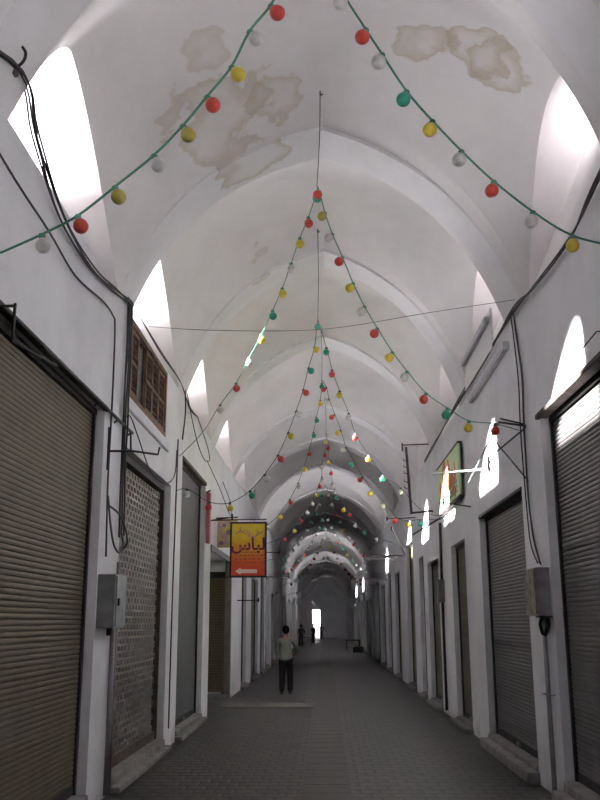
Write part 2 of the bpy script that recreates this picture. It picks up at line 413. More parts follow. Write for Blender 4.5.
# kerbs and thresholds
for k, (a, b, t, zb, m) in enumerate(LEFT):
    if b < 0 or a > 45: continue
    bm = bmesh.new(); box(bm, (XL-.26 if m != 'lattice' else XL-.5, a+.01, 0), (XL+.03, b-.01, zb*.8), bev=.015); box(bm, (XL-.05, a-.02, 0), (XL+.13, b+.1, .08), bev=.02)
    tag(obj('trim_%d' % (40+k), bm, M_kerb), kind='structure')
for k, (a, b, t, zb, m) in enumerate(RIGHT):
    if b < 0 or a > 45: continue
    bm = bmesh.new(); box(bm, (XR-.03, a+.01, 0), (XR+.26, b-.01, zb*.8), bev=.015); box(bm, (XR-.15, a-.05, 0), (XR+.05, b+.05, .14 if k < 4 else .08), bev=.02)
    tag(obj('trim_%d' % (70+k), bm, M_kerb), kind='structure')

# ------------------------------------------------------------------ roller shutters
def curtain(bm, x, s, y0, y1, z0, z1, pitch=.068, amp=.018, axis='Y'):
    n = max(3, int((z1-z0)/pitch)); p = (z1-z0)/n
    prof = []
    for i in range(n):
        b = z0+i*p
        prof += [(b, 0), (b+p*.12, amp*.75), (b+p*.45, amp), (b+p*.78, amp*.75), (b+p*.9, 0)]
    prof.append((z1, 0))
    def P(yy, d, z): return (x-s*d, yy, z) if axis == 'Y' else (yy, x-s*d, z)
    A = [bm.verts.new(P(y0, d, z)) for z, d in prof]; B = [bm.verts.new(P(y1, d, z)) for z, d in prof]
    A2 = [bm.verts.new(P(y0, -.008, z)) for z, d in prof]; B2 = [bm.verts.new(P(y1, -.008, z)) for z, d in prof]
    for i in range(len(prof)-1):
        bm.faces.new((A[i], B[i], B[i+1], A[i+1])); bm.faces.new((A2[i], A2[i+1], B2[i+1], B2[i]))
    for L_, R_ in ((A, A2), (B, B2)):
        for i in range(len(prof)-1): bm.faces.new((L_[i], L_[i+1], R_[i+1], R_[i]))
    bm.faces.new((A[0], A2[0], B2[0], B[0])); bm.faces.new((A[-1], B[-1], B2[-1], A2[-1]))
def shutter(side, a, b, t, zb, m, label, pitch=.05, head=True, far=False):
    X, s = (XL, -1) if side == 'L' else (XR, 1)
    x = X+s*.14; z0 = zb*.8
    r = empty('roller_shutter', (x, (a+b)/2, z0), label, 'shutter', 'roller shutters on the shop fronts')
    bm = bmesh.new(); curtain(bm, x, s, a+.05, b-.05, z0+.09, t-.02, pitch, pitch*.26); obj('slat_curtain', bm, m, r)
    bm = bmesh.new(); box(bm, (x-.02, a+.05, z0), (x+.02, b-.05, z0+.09)); obj('bottom_bar', bm, M_steel, r)
    if not far:
        for yy in (a+.005, b-.065):
            nbox('guide_rail', (x-.04, yy, z0), (x+.04, yy+.06, t-.01), M_steel, r)
    if head:
        nbox('header_box', (x-.05, a+.01, t-.07), (x+.05, b-.01, t-.005), M_steel, r)
        if not far:
            bm = bmesh.new()
            box(bm, (x-s*.045, (a+b)/2-.08, z0+.02), (x-s*.02, (a+b)/2+.08, z0+.07)); obj('lock_hasp', bm, M_boxm, r)
    return r
ORD = ['first','second','third','fourth','fifth','sixth','seventh','eighth','ninth','tenth','eleventh','twelfth','thirteenth','fourteenth','fifteenth','sixteenth','seventeenth','eighteenth','nineteenth','twentieth','twenty-first','twenty-second','twenty-third','twenty-fourth','twenty-fifth','twenty-sixth','twenty-seventh','twenty-eighth','twenty-ninth','thirtieth','thirty-first','thirty-second']
CN = {M_tan:'tan', M_grey:'grey', M_olive:'olive', M_bluegrey:'blue-grey'}
LBL_L = {4.3:'large tan roller shutter filling the left edge of the picture, bars along its top',15.6:'fine-ribbed blue-grey roller shutter just past the lattice shop on the left',
         27.3:'narrow tan roller shutter first behind the yellow and red sign on left',30.9:'olive roller shutter second behind the yellow and red sign on left'}
LBL_R = {4.6:'large grey roller shutter at the right edge with a sunlit spot at its top',11.68:'grey roller shutter on the right between rusty meter box and wide white pier',
         16.7:'tan roller shutter under the green banner just past the wide white pier',20.75:'tan roller shutter on the right just past the thin black wall conduit',
         23.85:'very narrow tan roller shutter on the right beyond the conduit pier',26.6:'taller olive roller shutter on the right beyond the narrow tan one'}
def far_label(m, side, k): return '%s roller shutter far down the %s wall, %s shop front from the near end' % (CN[m], side, ORD[k])
kk = 0
for (a, b, t, zb, m) in LEFT:
    if b < 3.3: continue
    kk += 1
    if m == 'lattice': continue
    shutter('L', a, b, t, zb, m, LBL_L.get(a) or far_label(m, 'left', kk-1), .034 if m is M_bluegrey else (.05 if a < 35 else .09), True, a > 38)
kk = 0
for (a, b, t, zb, m) in RIGHT:
    if b < 3.5: continue
    kk += 1
    shutter('R', a, b, t, zb, m, LBL_R.get(a) or far_label(m, 'right', kk-1), (.05 if a < 35 else .09), True, a > 38)

# shutter standing across the end of the shallow recess, facing the camera
r = empty('roller_shutter', (-2.86, 24.2, .12), 'olive roller shutter facing the camera in the recess beneath the flowered board', 'shutter', 'roller shutters on the shop fronts')
bm = bmesh.new(); curtain(bm, 24.30, 1, -3.14, -2.72, .16, 3.08, .068, .016, 'X'); obj('slat_curtain', bm, M_olive, r)
nbox('guide_rail', (-3.19, 24.26, .1), (-3.14, 24.34, 3.12), M_olive, r); nbox('guide_rail', (-2.72, 24.26, .1), (-2.66, 24.34, 3.12), M_olive, r)
nbox('header_box', (-3.19, 24.22, 3.05), (-2.66, 24.36, 3.2), M_steel, r)
tag(nbox('trim_95', (-3.2, 24.05, 0), (-2.48, 24.4, .10), M_kerb, bev=.02), kind='structure')
tag(nbox('trim_96', (-2.655, 24.2, 0.1), (-2.5, 24.4, 3.5), M_band), kind='structure')
tag(nbox('trim_97', (-3.22, 24.25, 3.2), (-2.5, 24.4, 3.5), M_wall), kind='structure')

# lattice shop front (perforated roller shutter)
def lattice():
    a, b, z0, z1 = 11.0, 14.45, .3, 3.98; x = XL-.15
    r = empty('lattice_shutter', (x, (a+b)/2, .18), 'perforated see-through metal shutter with rows of oval holes, left side', 'shutter')
    bm = bmesh.new(); cw, ch = .20, .088; rows = int((z1-z0)/ch); cols = int((b-a-.12)/cw)
    cache = {}
    def V(y, z, d):
        k = (round(y,4), round(z,4), d)
        if k not in cache: cache[k] = bm.verts.new((x+d, y, z))
        return cache[k]
    K = 8
    for j in range(rows):
        zc = z0+(j+.5)*ch
        off = 0 if j % 2 else cw/2
        for i in range(cols):
            yc = a+.08+(i+.5)*cw+off-cw/4
            for d in (0, .003):
                ring = []; outer = []
                for k in range(K):
                    t = 2*PI*(k+.5)/K
                    ring.append(V(yc+cw*.39*math.cos(t), zc+ch*.42*math.sin(t), d))
                corners = [(1,.42),(.42,1),(-.42,1),(-1,.42),(-1,-.42),(-.42,-1),(.42,-1),(1,-.42)]
                for (q, w) in corners: outer.append(V(yc+cw/2*q, zc+ch/2*w, d))
                for k in range(K):
                    f = (outer[k], outer[(k+1)%K], ring[(k+1)%K], ring[k]); bm.faces.new(f)
                # corner fillers between octagons
                for (q, w) in ((1,1),(-1,1),(-1,-1),(1,-1)):
                    c_ = V(yc+cw/2*q, zc+ch/2*w, d)
                    v1 = V(yc+cw/2*q, zc+ch/2*.42*w, d); v2 = V(yc+cw/2*.42*q, zc+ch/2*w, d)
                    try: bm.faces.new((c_, v1, v2))
                    except ValueError: pass
    obj('perforated_curtain', bm, M_lat, r)
    nbox('bottom_bar', (x-.02, a, .18), (x+.03, b, .3), M_rust, r)
    for yy in (a-.03, b-.04): nbox('guide_rail', (x-.03, yy, .18), (x+.05, yy+.07, 3.98), M_rust, r)
    nbox('header_box', (x-.12, a-.02, 3.97), (x+.04, b+.02, 4.05), M_steel, r)
lattice()
tag(nbox('shop_shade_panel', (XL-.88, 11.0, .16), (XL-.84, 14.45, 4.0), M_dark), 'dark shop interior panel seen through the oval holes of the lattice shutter', 'panel')  # shade inside the shop is painted as a near-black panel

# wooden lattice window above it
def wood_window():
    y0, y1, z0, z1 = GR; x = XL-.05
    r = empty('wooden_window', (x, (y0+y1)/2, z0), 'old brown wooden lattice window with one dark open leaf above the lattice shutter', 'window')
    bm = bmesh.new()
    for (p, q) in (((y0,z0),(y1,z0+.07)), ((y0,z1-.07),(y1,z1)), ((y0,z0),(y0+.09,z1)), ((y1-.09,z0),(y1,z1))):
        box(bm, (x-.04, p[0], p[1]), (x+.05, q[0], q[1]))
    obj('window_frame', bm, M_wood, r)
    n = 5; w = (y1-y0-.18)/n
    for i in range(n):
        a = y0+.09+i*w
        if i == 1:
            nbox('opening_shade_sheet', (x-.03, a, z0+.07), (x-.01, a+w, z1-.07), M_opening_shade, r); continue  # dark sheet painted in for the shade behind the open leaf
        bm = bmesh.new()
        for yy in (a+.01, a+w-.06): box(bm, (x-.02, yy, z0+.07), (x+.03, yy+.05, z1-.07))
        for zz in (z0+.09, (z0+z1)/2-.03, z1-.14): box(bm, (x-.02, a+.01, zz), (x+.03, a+w-.01, zz+.05))
        lf = obj('window_leaf', bm, M_wood, r)
        bm = bmesh.new()
        for k in range(1, 5): yy = a+.05+k*(w-.12)/5; box(bm, (x-.012, yy, z0+.1), (x+.008, yy+.014, z1-.1))
        for k in range(1, 8): zz = z0+.1+k*(z1-z0-.2)/8; box(bm, (x-.01, a+.05, zz), (x+.012, a+w-.05, zz+.014))
        g = obj('leaf_lattice', bm, M_rust, lf)
        bm = bmesh.new(); box(bm, (x-.05, a+.02, z0+.08), (x-.035, a+w-.02, z1-.08)); obj('leaf_backing', bm, mat('backing_board', (.10,.065,.045), .8), lf)
wood_window()
nbox_l = tag(nbox('trim_98', (XL-.01, 10.95, 4.52), (XL+.05, 14.0, 4.68), M_wall, bev=.02), kind='structure')

# ------------------------------------------------------------------ strings of festoon bulbs
def bulb_mesh(kind):
    me = bpy.data.meshes.new('bulb_'+kind); bm = bmesh.new()
    bmesh.ops.create_uvsphere(bm, u_segments=16, v_segments=10, radius=.058)
    for v_ in bm.verts:
        if v_.co.z > 0: v_.co.z *= 1+.18*(v_.co.z/.058)**2
    bm.to_mesh(me); bm.free(); me.materials.append(BULB[kind])
    for p in me.polygons: p.use_smooth = True
    return me
BM_ = {k: bulb_mesh(k) for k in 'rwygo'}
sm = bpy.data.meshes.new('socket'); bm = bmesh.new()
tube(bm, [(0,0,.05),(0,0,.07),(0,0,.098),(0,0,.105)], [.018,.026,.026,.012], 8); bm.to_mesh(sm); bm.free()
sm.materials.append(M_greencable); sm2 = sm.copy(); sm2.materials.clear(); sm2.materials.append(mat('dark_socket', (.07,.08,.07), .5))
def string_lights(hook, L, R, label, rad, near):
    apex = Vector(L[0][:3])
    r = empty('light_string', apex, label, 'light string', 'strings of coloured bulbs across the vault')
    if hook:
        hk = Vector(hook); mid = (hk+apex)/2+Vector((.012, 0, 0))
        ctube('hanging_wire', spline([hk, mid, apex], 5), .005, M_cable, r, 5)
        bm = bmesh.new(); tube(bm, [hk+Vector((0,0,.04)), hk, hk+Vector((.02,0,-.02)), hk+Vector((.03,0,.0))], .009, 6); obj('hook', bm, M_rust, r)
    for P in (L, R):
        pts = [Vector(p[:3]) for p in P]; cable = []
        for i, p in enumerate(P):
            a = pts[max(i-1,0)]; b = pts[min(i+1,len(pts)-1)]; t = (b-a).normalized()
            n = Vector((0,0,-1)) - t*(-t.z); n = n.normalized() if n.length > .05 else Vector((1,0,0))
            if p[3] == '-': cable.append(pts[i]); continue
            cable.append(pts[i]-n*.098)
            n = (n+Vector((0,0,-.45))).normalized()
            q = (-n).to_track_quat('Z', 'Y')
            bo = bpy.data.objects.new('bulb', BM_[p[3]]); C.objects.link(bo); bo.parent = r
            c = cable[-1]+n*.098
            bo.location = c-apex; bo.rotation_euler = q.to_euler()
            so = bpy.data.objects.new('socket', sm if near else sm2); C.objects.link(so); so.parent = bo
        ctube('cable', spline(cable, 5), rad, M_greencable if near else M_cable, r, 6)
    return r
S = {
'1L': [(-0.06,5.70,6.71,'-'), (-0.15,5.74,6.57,'w'), (-0.30,5.80,6.32,'r'), (-0.46,5.85,6.14,'w'), (-0.60,5.92,5.89,'y'), (-0.79,5.98,5.67,'r'), (-0.98,6.04,5.46,'o'), (-1.21,6.11,5.25,'w'), (-1.52,6.19,5.03,'o'), (-1.82,6.27,4.83,'r'), (-2.13,6.34,4.70,'w'), (-2.49,6.42,4.68,'-')],
'1R': [(-0.06,5.70,6.71,'-'), (0.04,5.80,6.59,'y'), (0.14,5.91,6.48,'w'), (0.31,6.07,6.29,'r'), (0.44,6.19,6.15,'w'), (0.64,6.37,5.93,'g'), (0.86,6.53,5.75,'y'), (1.11,6.70,5.57,'w'), (1.40,6.88,5.38,'r'), (1.76,7.08,5.19,'w'), (2.15,7.27,5.04,'y'), (2.54,7.40,5.09,'-')],
'2L': [(-0.06,10.00,7.05,'-'), (-0.06,10.20,6.99,'g'), (-0.17,10.65,6.86,'r'), (-0.29,11.04,6.75,'y'), (-0.42,11.48,6.58,'w'), (-0.56,11.92,6.39,'y'), (-0.72,12.35,6.21,'g'), (-0.91,12.80,5.99,'y'), (-1.13,13.24,5.76,'w'), (-1.37,13.72,5.49,'r'), (-1.67,14.18,5.25,'w'), (-2.02,14.66,4.99,'-'), (-2.49,15.20,4.68,'-')],
'2R': [(-0.06,10.00,7.05,'-'), (-0.06,10.03,6.98,'r'), (-0.01,10.13,6.74,'o'), (0.07,10.23,6.49,'w'), (0.19,10.35,6.23,'r'), (0.32,10.48,5.93,'y'), (0.46,10.60,5.66,'w'), (0.62,10.72,5.41,'r'), (0.81,10.85,5.13,'y'), (1.00,10.96,4.90,'w'), (1.25,11.10,4.64,'r'), (1.54,11.22,4.46,'g'), (1.84,11.34,4.31,'y'), (2.21,11.46,4.29,'r'), (2.54,11.57,4.32,'-')],
'3L': [(-0.09,14.60,6.91,'-'), (-0.09,14.62,6.83,'g'), (-0.11,14.72,6.45,'y'), (-0.20,14.82,6.10,'g'), (-0.29,14.92,5.74,'r'), (-0.41,15.02,5.38,'w'), (-0.55,15.12,5.02,'y'), (-0.73,15.23,4.64,'r'), (-0.97,15.34,4.31,'w'), (-1.24,15.44,4.03,'g'), (-1.63,15.55,3.82,'y'), (-2.04,15.65,3.85,'r'), (-2.37,15.3,4.03,'w'), (-2.49,14.95,4.04,'-')],
'3R': [(-0.09,14.60,6.91,'-'), (0.05,15.40,6.58,'g'), (0.15,15.95,6.32,'r'), (0.29,16.49,6.06,'y'), (0.47,17.07,5.76,'w'), (0.61,17.60,5.46,'r'), (0.89,18.20,5.13,'y'), (1.21,18.79,4.81,'g'), (1.62,19.33,4.61,'w'), (2.13,20.00,4.30,'-'), (2.54,20.3,4.2,'-')],
'4L': [(-0.04,19.20,7.09,'-'), (-0.04,19.32,6.98,'g'), (-0.07,19.66,6.68,'y'), (-0.16,20.01,6.37,'g'), (-0.23,20.31,6.08,'g'), (-0.34,20.68,5.73,'r'), (-0.46,21.01,5.41,'y'), (-0.61,21.37,5.06,'w'), (-0.82,21.73,4.72,'r'), (-1.08,22.09,4.40,'y'), (-1.42,22.43,4.17,'w'), (-1.89,22.80,4.08,'r'), (-2.49,23.00,4.05,'-')],
'4R': [(-0.04,19.20,7.09,'-'), (-0.02,19.21,6.91,'r'), (0.03,19.24,6.64,'w'), (0.15,19.27,6.29,'r'), (0.28,19.30,5.94,'y'), (0.39,19.34,5.56,'w'), (0.56,19.37,5.24,'g'), (0.75,19.41,4.91,'r'), (0.96,19.44,4.61,'y'), (1.23,19.47,4.33,'w'), (1.49,19.51,4.01,'r'), (1.79,19.54,3.92,'y'), (2.07,19.56,3.95,'g'), (2.54,19.60,4.04,'-')],
'5L': [(0.05,23.80,6.93,'-'), (0.05,24.09,6.66,'y'), (0.02,24.39,6.36,'r'), (-0.07,24.69,6.07,'w'), (-0.07,24.97,5.78,'w'), (-0.13,25.14,5.61,'r'), (-0.22,25.37,5.39,'y'), (-0.34,25.60,5.17,'w'), (-0.49,25.85,4.94,'w'), (-0.69,26.10,4.74,'r'), (-0.88,26.38,4.48,'y'), (-1.18,26.70,4.25,'r'), (-2.49,28.00,4.04,'-')],
'5R': [(0.05,23.80,6.93,'-'), (0.10,24.20,6.52,'r'), (0.10,24.52,6.18,'y'), (0.18,24.77,5.92,'r'), (0.20,25.04,5.62,'w'), (0.26,25.20,5.45,'w'), (0.32,25.35,5.30,'g'), (0.52,25.66,5.00,'y'), (0.69,25.83,4.87,'r'), (0.86,26.11,4.59,'w'), (1.13,26.37,4.41,'g'), (1.49,26.68,4.23,'w'), (2.54,27.5,4.02,'-')],
}
string_lights((-.06, 5.7, 8.0), S['1L'], S['1R'], 'nearest string of coloured bulbs, spreading wide across the top of the picture', .010, True)
string_lights((-.01, 9.95, 8.27), S['2L'], S['2R'], 'second string of coloured bulbs, hung before the nearest full arch', .007, True)
string_lights((-.08, 14.55, 8.52), S['3L'], S['3R'], 'third string of coloured bulbs, left leg sweeping low to the fine-ribbed shutter', .006, False)
string_lights((-.05, 19.2, 8.2), S['4L'], S['4R'], 'fourth string of coloured bulbs, reaching across above the yellow and red sign', .006, False)
string_lights((.03, 23.8, 7.8), S['5L'], S['5R'], 'fifth string of coloured bulbs, its top hidden among the nearer strings', .006, False)
rg = random.Random(11)
for k, (y, za, wd) in enumerate([(31.5, 6.6, 1.7), (38.5, 6.5, 1.9), (46.0, 6.3, 2.0), (58, 6.2, 2.1), (68, 6.1, 2.1)]):
    LL, RR = [], []
    for sgn, A in ((-1, LL), (1, RR)):
        A.append((0.02, y, za, '-'))
        for i in range(1, 11):
            t = i/11; A.append((.02+sgn*wd*t**1.25, y+1.2*t, za-(2.6)*(1-(1-t)**1.5), 'w' if k in (3, 4) else rg.choice('rwygw')))
        A.append((XL+.01 if sgn < 0 else XR-.01, y+1.4, za-2.6, '-'))
    string_lights(None, LL, RR, ['sixth string of coloured bulbs, small in the distance under the far arches','seventh string of small far coloured bulbs beyond the sixth','eighth string of bulbs, tiny against the pale far vault','ninth string, white bulbs in the pale far bay','farthest string of white bulbs near the end of the bazaar'][k], .006, False)

# ------------------------------------------------------------------ cables, conduits, boxes
def cable_thing(name, paths, rad, m, label, cat='cable', n=6, parts=None):
    bm = bmesh.new()
    for P in paths: tube(bm, spline(P, 5), rad, n)
    o = obj(name, bm, m, None, True); tag(o, label, cat); return settle(o)
def jit(P, d, seed):
    g = random.Random(seed); return [(p[0], p[1]+g.uniform(-d, d), p[2]+g.uniform(-d, d)) for p in P]
xl = XL+.035; xr = XR-.035
c1 = [(xl,2.5,5.7),(xl,4.8,5.74),(xl+.07,6.2,6.12),(xl+.03,6.77,5.88),(xl,7.70,5.60),(xl,8.79,5.54),(xl,9.8,5.68),(xl,10.67,5.82)]
cable_thing('cable_bundle', [c1]+[jit([(p[0]+.02*q, p[1], p[2]) for p in c1], .035, q) for q in (1,2,3)], .010, M_cable, 'thick black cable bundle sagging along the upper left wall from the iron hook', 'cable')
c2 = [(xl,2.0,5.9),(xl,4.5,5.6),(xl,6.28,5.38),(xl,7.45,5.33),(xl,8.35,5.26),(xl,9.47,5.40),(xl,9.95,5.40),(xl,10.08,5.28),(xl,10.12,4.43),(xl,10.10,3.48),(xl,10.18,2.62)]
cable_thing('power_cable', [c2], .011, M_cable, 'single black cable running along the left wall then straight down to the grey meter box')
c3 = [(xl,10.72,5.85),(xl,10.74,5.3),(xl,10.73,4.58),(xl,10.74,3.6),(xl,10.78,2.9)]
cable_thing('cable_bundle', [c3]+[jit(spline([(p[0]+.015*q, p[1]+.035*(q-2), p[2]) for p in c3],3), .025, 10+q) for q in (1,2,3)], .012, M_cable, 'dark bundle of cables falling straight beside the wooden window on the left')
cable_thing('hanging_cable', [[(xl,10.8,4.35),(xl,11.1,4.45),(xl,11.6,4.3),(xl,12.6,3.98),(xl,13.8,4.0),(xl,14.6,4.25),(xl,14.75,4.7)]], .009, M_cable, 'thin black cable drooping over the white lintel under the wooden window')
c4 = [(xl,10.67,5.9),(xl,11.27,5.90),(xl,13,5.86),(xl,14.85,5.92),(xl,16.0,5.75),(xl,16.95,5.78)]
cable_thing('cable_bundle', [c4, jit(c4, .06, 21)], .010, M_cable, 'pair of black cables along the top of the wooden window on the left')
cable_thing('hanging_cable', [[(xl,15.5,6.0),(xl,16.8,5.4),(xl,18.0,5.15),(xl+.05,18.6,5.2),(xl,18.6,5.5),(xl,17,5.8)],[(xl,18.6,5.2),(xl,21,4.95),(xl,23.4,4.6),(xl,23.6,4.9),(xl,21.6,5.2)]], .009, M_cable, 'loops of thin cable hanging on the left wall before the yellow and red sign')
cable_thing('power_cable', [[(xl,15.40,5.98),(xl,15.55,5.55),(xl,15.3,4.99)],[(xl,14.85,4.9),(xl,14.8,3.6),(xl,14.75,2.2),(xl,14.75,.3)]], .012, M_cable, 'black cable down the left pier beside the fine-ribbed shutter')
# small loops under the left wall meter
cable_thing('wire_loop', [[(xl,10.15,3.3),(xl+.06,10.05,3.0),(xl+.1,10.1,2.75),(xl+.1,10.4,2.68),(xl+.06,10.75,2.8),(xl,10.85,3.0)],[(xl,10.2,3.2),(xl+.08,10.5,3.1),(xl+.1,10.8,2.85),(xl,10.95,2.75)]], .012, M_cable, 'loose loops of black wire just above the grey meter box on the left')
d1 = [(xr,3.0,6.5),(xr,5.5,6.0),(xr,7.61,5.76),(xr,8.51,5.62),(xr,10.01,5.71),(xr,11.19,5.95),(xr,13.21,6.05),(xr,16.0,5.86),(xr,20.43,5.8),(xr,22.13,5.75)]
d1 = [(p[0]-.03, p[1], min(p[2], 5.85 if p[1] > 11 else 9)) for p in d1]
cable_thing('cable_bundle', [d1, jit(d1, .05, 31), jit(d1, .05, 32)], .011, M_cable, 'black cable bundle climbing along the upper right wall above the grey shutters')
d2 = [(xr,11.35,5.85),(xr,11.2,5.4),(xr,11.09,4.87),(xr,11.14,4.24),(xr,11.15,3.36),(xr,11.02,2.85),(xr,10.75,2.55)]
cable_thing('cable_bundle', [d2, jit(d2, .05, 33), jit([(p[0]-.02,p[1]+.08,p[2]) for p in d2], .06, 34), jit(d2, .07, 35)], .009, M_cable, 'tangled wires falling down the right pier into the rusty meter box')
cable_thing('tie_wire', [[(XL+.01,12.15,6.0),(-1.5,12.0,5.88),(0,11.7,5.78),(1.4,11.3,5.86),(XR-.01,11.1,5.96)]], .004, M_cable, 'single thin wire stretched level across the whole vault', 'wire', 5)
# plastic conduits
ctop = [(XL+.05,10.62,1.85),(XL+.05,10.62,.05)]
bm = bmesh.new(); tube(bm, ctop, .03, 10); tube(bm, [(XL+.045,10.78,2.6),(XL+.045,10.78,.05)], .022, 10)
r0 = settle(obj('conduit_pipe', bm, M_pipe, None, True)); tag(r0, 'grey conduit pipes down the left pier below the smooth grey meter box', 'pipe')
bm = bmesh.new(); tube(bm, [(XR-.05,10.72,1.98),(XR-.05,10.72,.18),(XR-.05,10.74,.02)], .028, 10)
for zz in (1.1,): tube(bm, [(XR-.09,10.6,zz),(XR-.09,10.84,zz)], .008, 6); tube(bm, [(XR-.09,10.6,zz),(XR-.0,10.6,zz)], .008, 6); tube(bm, [(XR-.09,10.84,zz),(XR-.0,10.84,zz)], .008, 6)
tag(settle(obj('conduit_pipe', bm, M_pipe, None, True)), 'grey conduit running from the rusty meter box down to the floor, right pier', 'pipe')
r = empty('conduit_pipe', (XR-.04, 19.9, 0), 'thin black conduit with a small switch box on the pier under the green banner', 'pipe')
ctube('pipe', [(XR-.04,19.83,4.0),(XR-.04,19.9,2.7),(XR-.04,19.92,2.2),(XR-.04,19.92,.1)], .03, M_steel, r, 8)
nbox('switch_box', (XR-.14, 19.78, 2.3), (XR-.0, 20.1, 2.78), M_pipe, r, .01)

# meter boxes
r = empty('meter_box', (XL+.1, 10.25, 1.84), 'smooth grey metal meter box on the left pier before the lattice shutter', 'electrical box')
nbox('body', (XL, 10.0, 1.84), (XL+.2, 10.5, 2.42), M_boxm, r, .008)
nbox('door', (XL+.2, 10.02, 1.86), (XL+.215, 10.48, 2.40), M_boxm, r, .004)
bm = bmesh.new(); box(bm, (XL+.215, 10.06, 2.08), (XL+.235, 10.1, 2.16)); obj('latch', bm, M_steel, r)
bm = bmesh.new(); tube(bm, [(XL+.08, 10.3, 1.84), (XL+.08, 10.3, 1.76)], .03, 8); obj('cable_gland', bm, M_steel, r)
r = empty('meter_box', (XR-.08, 10.7, 1.93), 'rusty brown and grey meter box high on the right pier, frayed cable beneath', 'electrical box')
nbox('body', (XR-.16, 10.5, 1.96), (XR, 11.05, 2.50), M_boxm, r, .006)
nbox('door', (XR-.175, 10.51, 1.98), (XR-.16, 11.04, 2.49), M_boxr, r, .003)
bm = bmesh.new(); box(bm, (XR-.16,10.44,1.94),(XR-.01,10.62,1.96)); tube(bm, spline([(XR-.1,10.55,1.95),(XR-.12,10.6,1.87),(XR-.08,10.68,1.76)],4), .02, 8); tube(bm, spline([(XR-.06,10.5,1.95),(XR-.04,10.55,1.85),(XR-.05,10.68,1.75)],4), .024, 8); obj('cable_gland', bm, M_steel, r)

# iron hook with insulator high on the left wall
r = empty('wall_hook', (XL, 6.29, 6.1), 'black iron hook high at the left edge where the cable bundle starts', 'hook')
bm = bmesh.new(); tube(bm, spline([(XL-.02,6.15,6.1),(XL+.12,6.12,6.1),(XL+.19,6.1,6.14),(XL+.21,6.08,6.2),(XL+.18,6.07,6.25)],4), .012, 8); obj('hook_arm', bm, M_steel, r)
bm = bmesh.new(); tube(bm, [(XL+.11,6.15,6.05),(XL+.11,6.15,6.09),(XL+.11,6.15,6.12)], [.03,.04,.02], 10); obj('insulator', bm, M_pipe, r)

# awning track and brackets on the left
r = empty('awning_rail', (XL+.1, 9, 4.3), 'dark iron awning rail along the top of the big tan shutter, left side', 'rail')
bm = bmesh.new(); tube(bm, [(XL+.05,3.6,4.27),(XL+.05,9.4,4.25),(XL+.05,11.2,4.25)], .02, 8); obj('rail_tube', bm, M_steel, r)
nbox('angle_iron', (XL-.02, 4.4, 4.25), (XL+.03, 10.0, 4.30), M_rust, r)
for yy in (9.5, 10.4, 11.15):
    bm = bmesh.new(); tube(bm, [(XL-.01,yy,4.2),(XL+.05,yy,4.25)], .012, 6); obj('bracket', bm, M_steel, r)
bm = bmesh.new(); tube(bm, [(XL+.05,11.1,4.25),(XL+.06,11.12,4.0)], .012, 6); obj('hanger', bm, M_steel, r)
bm = bmesh.new()
tube(bm, [(XL-.01,6.3,4.2),(XL+.2,6.3,4.2)], .012, 6); tube(bm, [(XL+.2,6.3,4.22),(XL+.2,6.3,3.92)], .012, 6); tube(bm, [(XL+.2,6.3,3.92),(XL+.2,7.4,4.05)], .012, 6); tube(bm, [(XL+.2,7.4,4.05),(XL+.05,7.4,4.25)],.012,6)
tag(settle(obj('iron_bracket', bm, M_steel, None, True)), 'small square iron frame bracket in front of the big tan shutter at left edge', 'bracket')
bm = bmesh.new(); tube(bm, [(XL-.01,10.15,3.82),(XL+.26,10.25,3.84),(-1.98,10.5,3.84),(-1.96,10.5,3.93)], .013, 8); tube(bm, [(XL+.01,10.15,4.1),(XL+.01,10.15,3.6)], .02, 8)
tag(settle(obj('iron_bracket', bm, M_steel, None, True)), 'iron arm with upturned tip sticking out before the lattice shutter', 'bracket')

# roller cover over the big right shutter, and dark strip added as the lintel shadow over the second
tag(nbox('hood_or_shadow_strip', (XR-.05, 4.5, 4.22), (XR+.08, 10.5, 4.28), M_rust, bev=.01), 'dark rusty metal hood over the large grey shutter at the right edge', 'hood')
bm = bmesh.new(); tube(bm, [(XR,7.7,4.40),(XR-.1,7.75,4.42),(XR-.1,9.1,4.38)], .007, 6)
tag(settle(obj('awning_rod', bm, M_steel, None, True)), 'thin iron rod standing off the wall above the right hood', 'rod')
tag(nbox('hood_or_shadow_strip', (XR-.015, 11.66, 3.55), (XR+.08, 15.05, 3.60), M_steel, bev=.01), 'dark strip standing in for the lintel shadow over the grey shutter left of the rusty meter box', 'hood')
# awning head over the fine-ribbed shutter
tag(nbox('hood_or_shadow_strip', (XL-.08, 15.6, 4.69), (XL+.02, 18.8, 4.76), M_rust, bev=.01), 'brown metal hood over the fine-ribbed blue-grey shutter', 'hood')

# long unlit battens on the right wall
for (z, y0, y1, lb) in ((5.58, 11.9, 15.1, 'lower of two long grey unlit lamp battens on the right wall'),):
    r = empty('lamp_batten', (XR-.05, y0, z-.05), lb, 'lamp', 'lamp battens on the right wall')
    nbox('housing', (XR-.07, y0, z-.04), (XR-.005, y1, z+.04), M_batten, r, .01); nbox('end_cap', (XR-.095, y0-.02, z-.055), (XR, y0+.03, z+.055), M_white, r)
r = empty('lamp_batten', (XR-.2, 12.8, 5.6), 'upper and longer grey lamp batten on a white board under the window niche', 'lamp', 'lamp battens on the right wall')
nbox('back_board', (XR-.08, 12.7, 5.80), (XR-.05, 15.3, 6.42), M_white, r, .01)
nbox('housing', (XR-.15, 12.8, 6.22), (XR-.08, 15.2, 6.32), M_batten, r, .01)

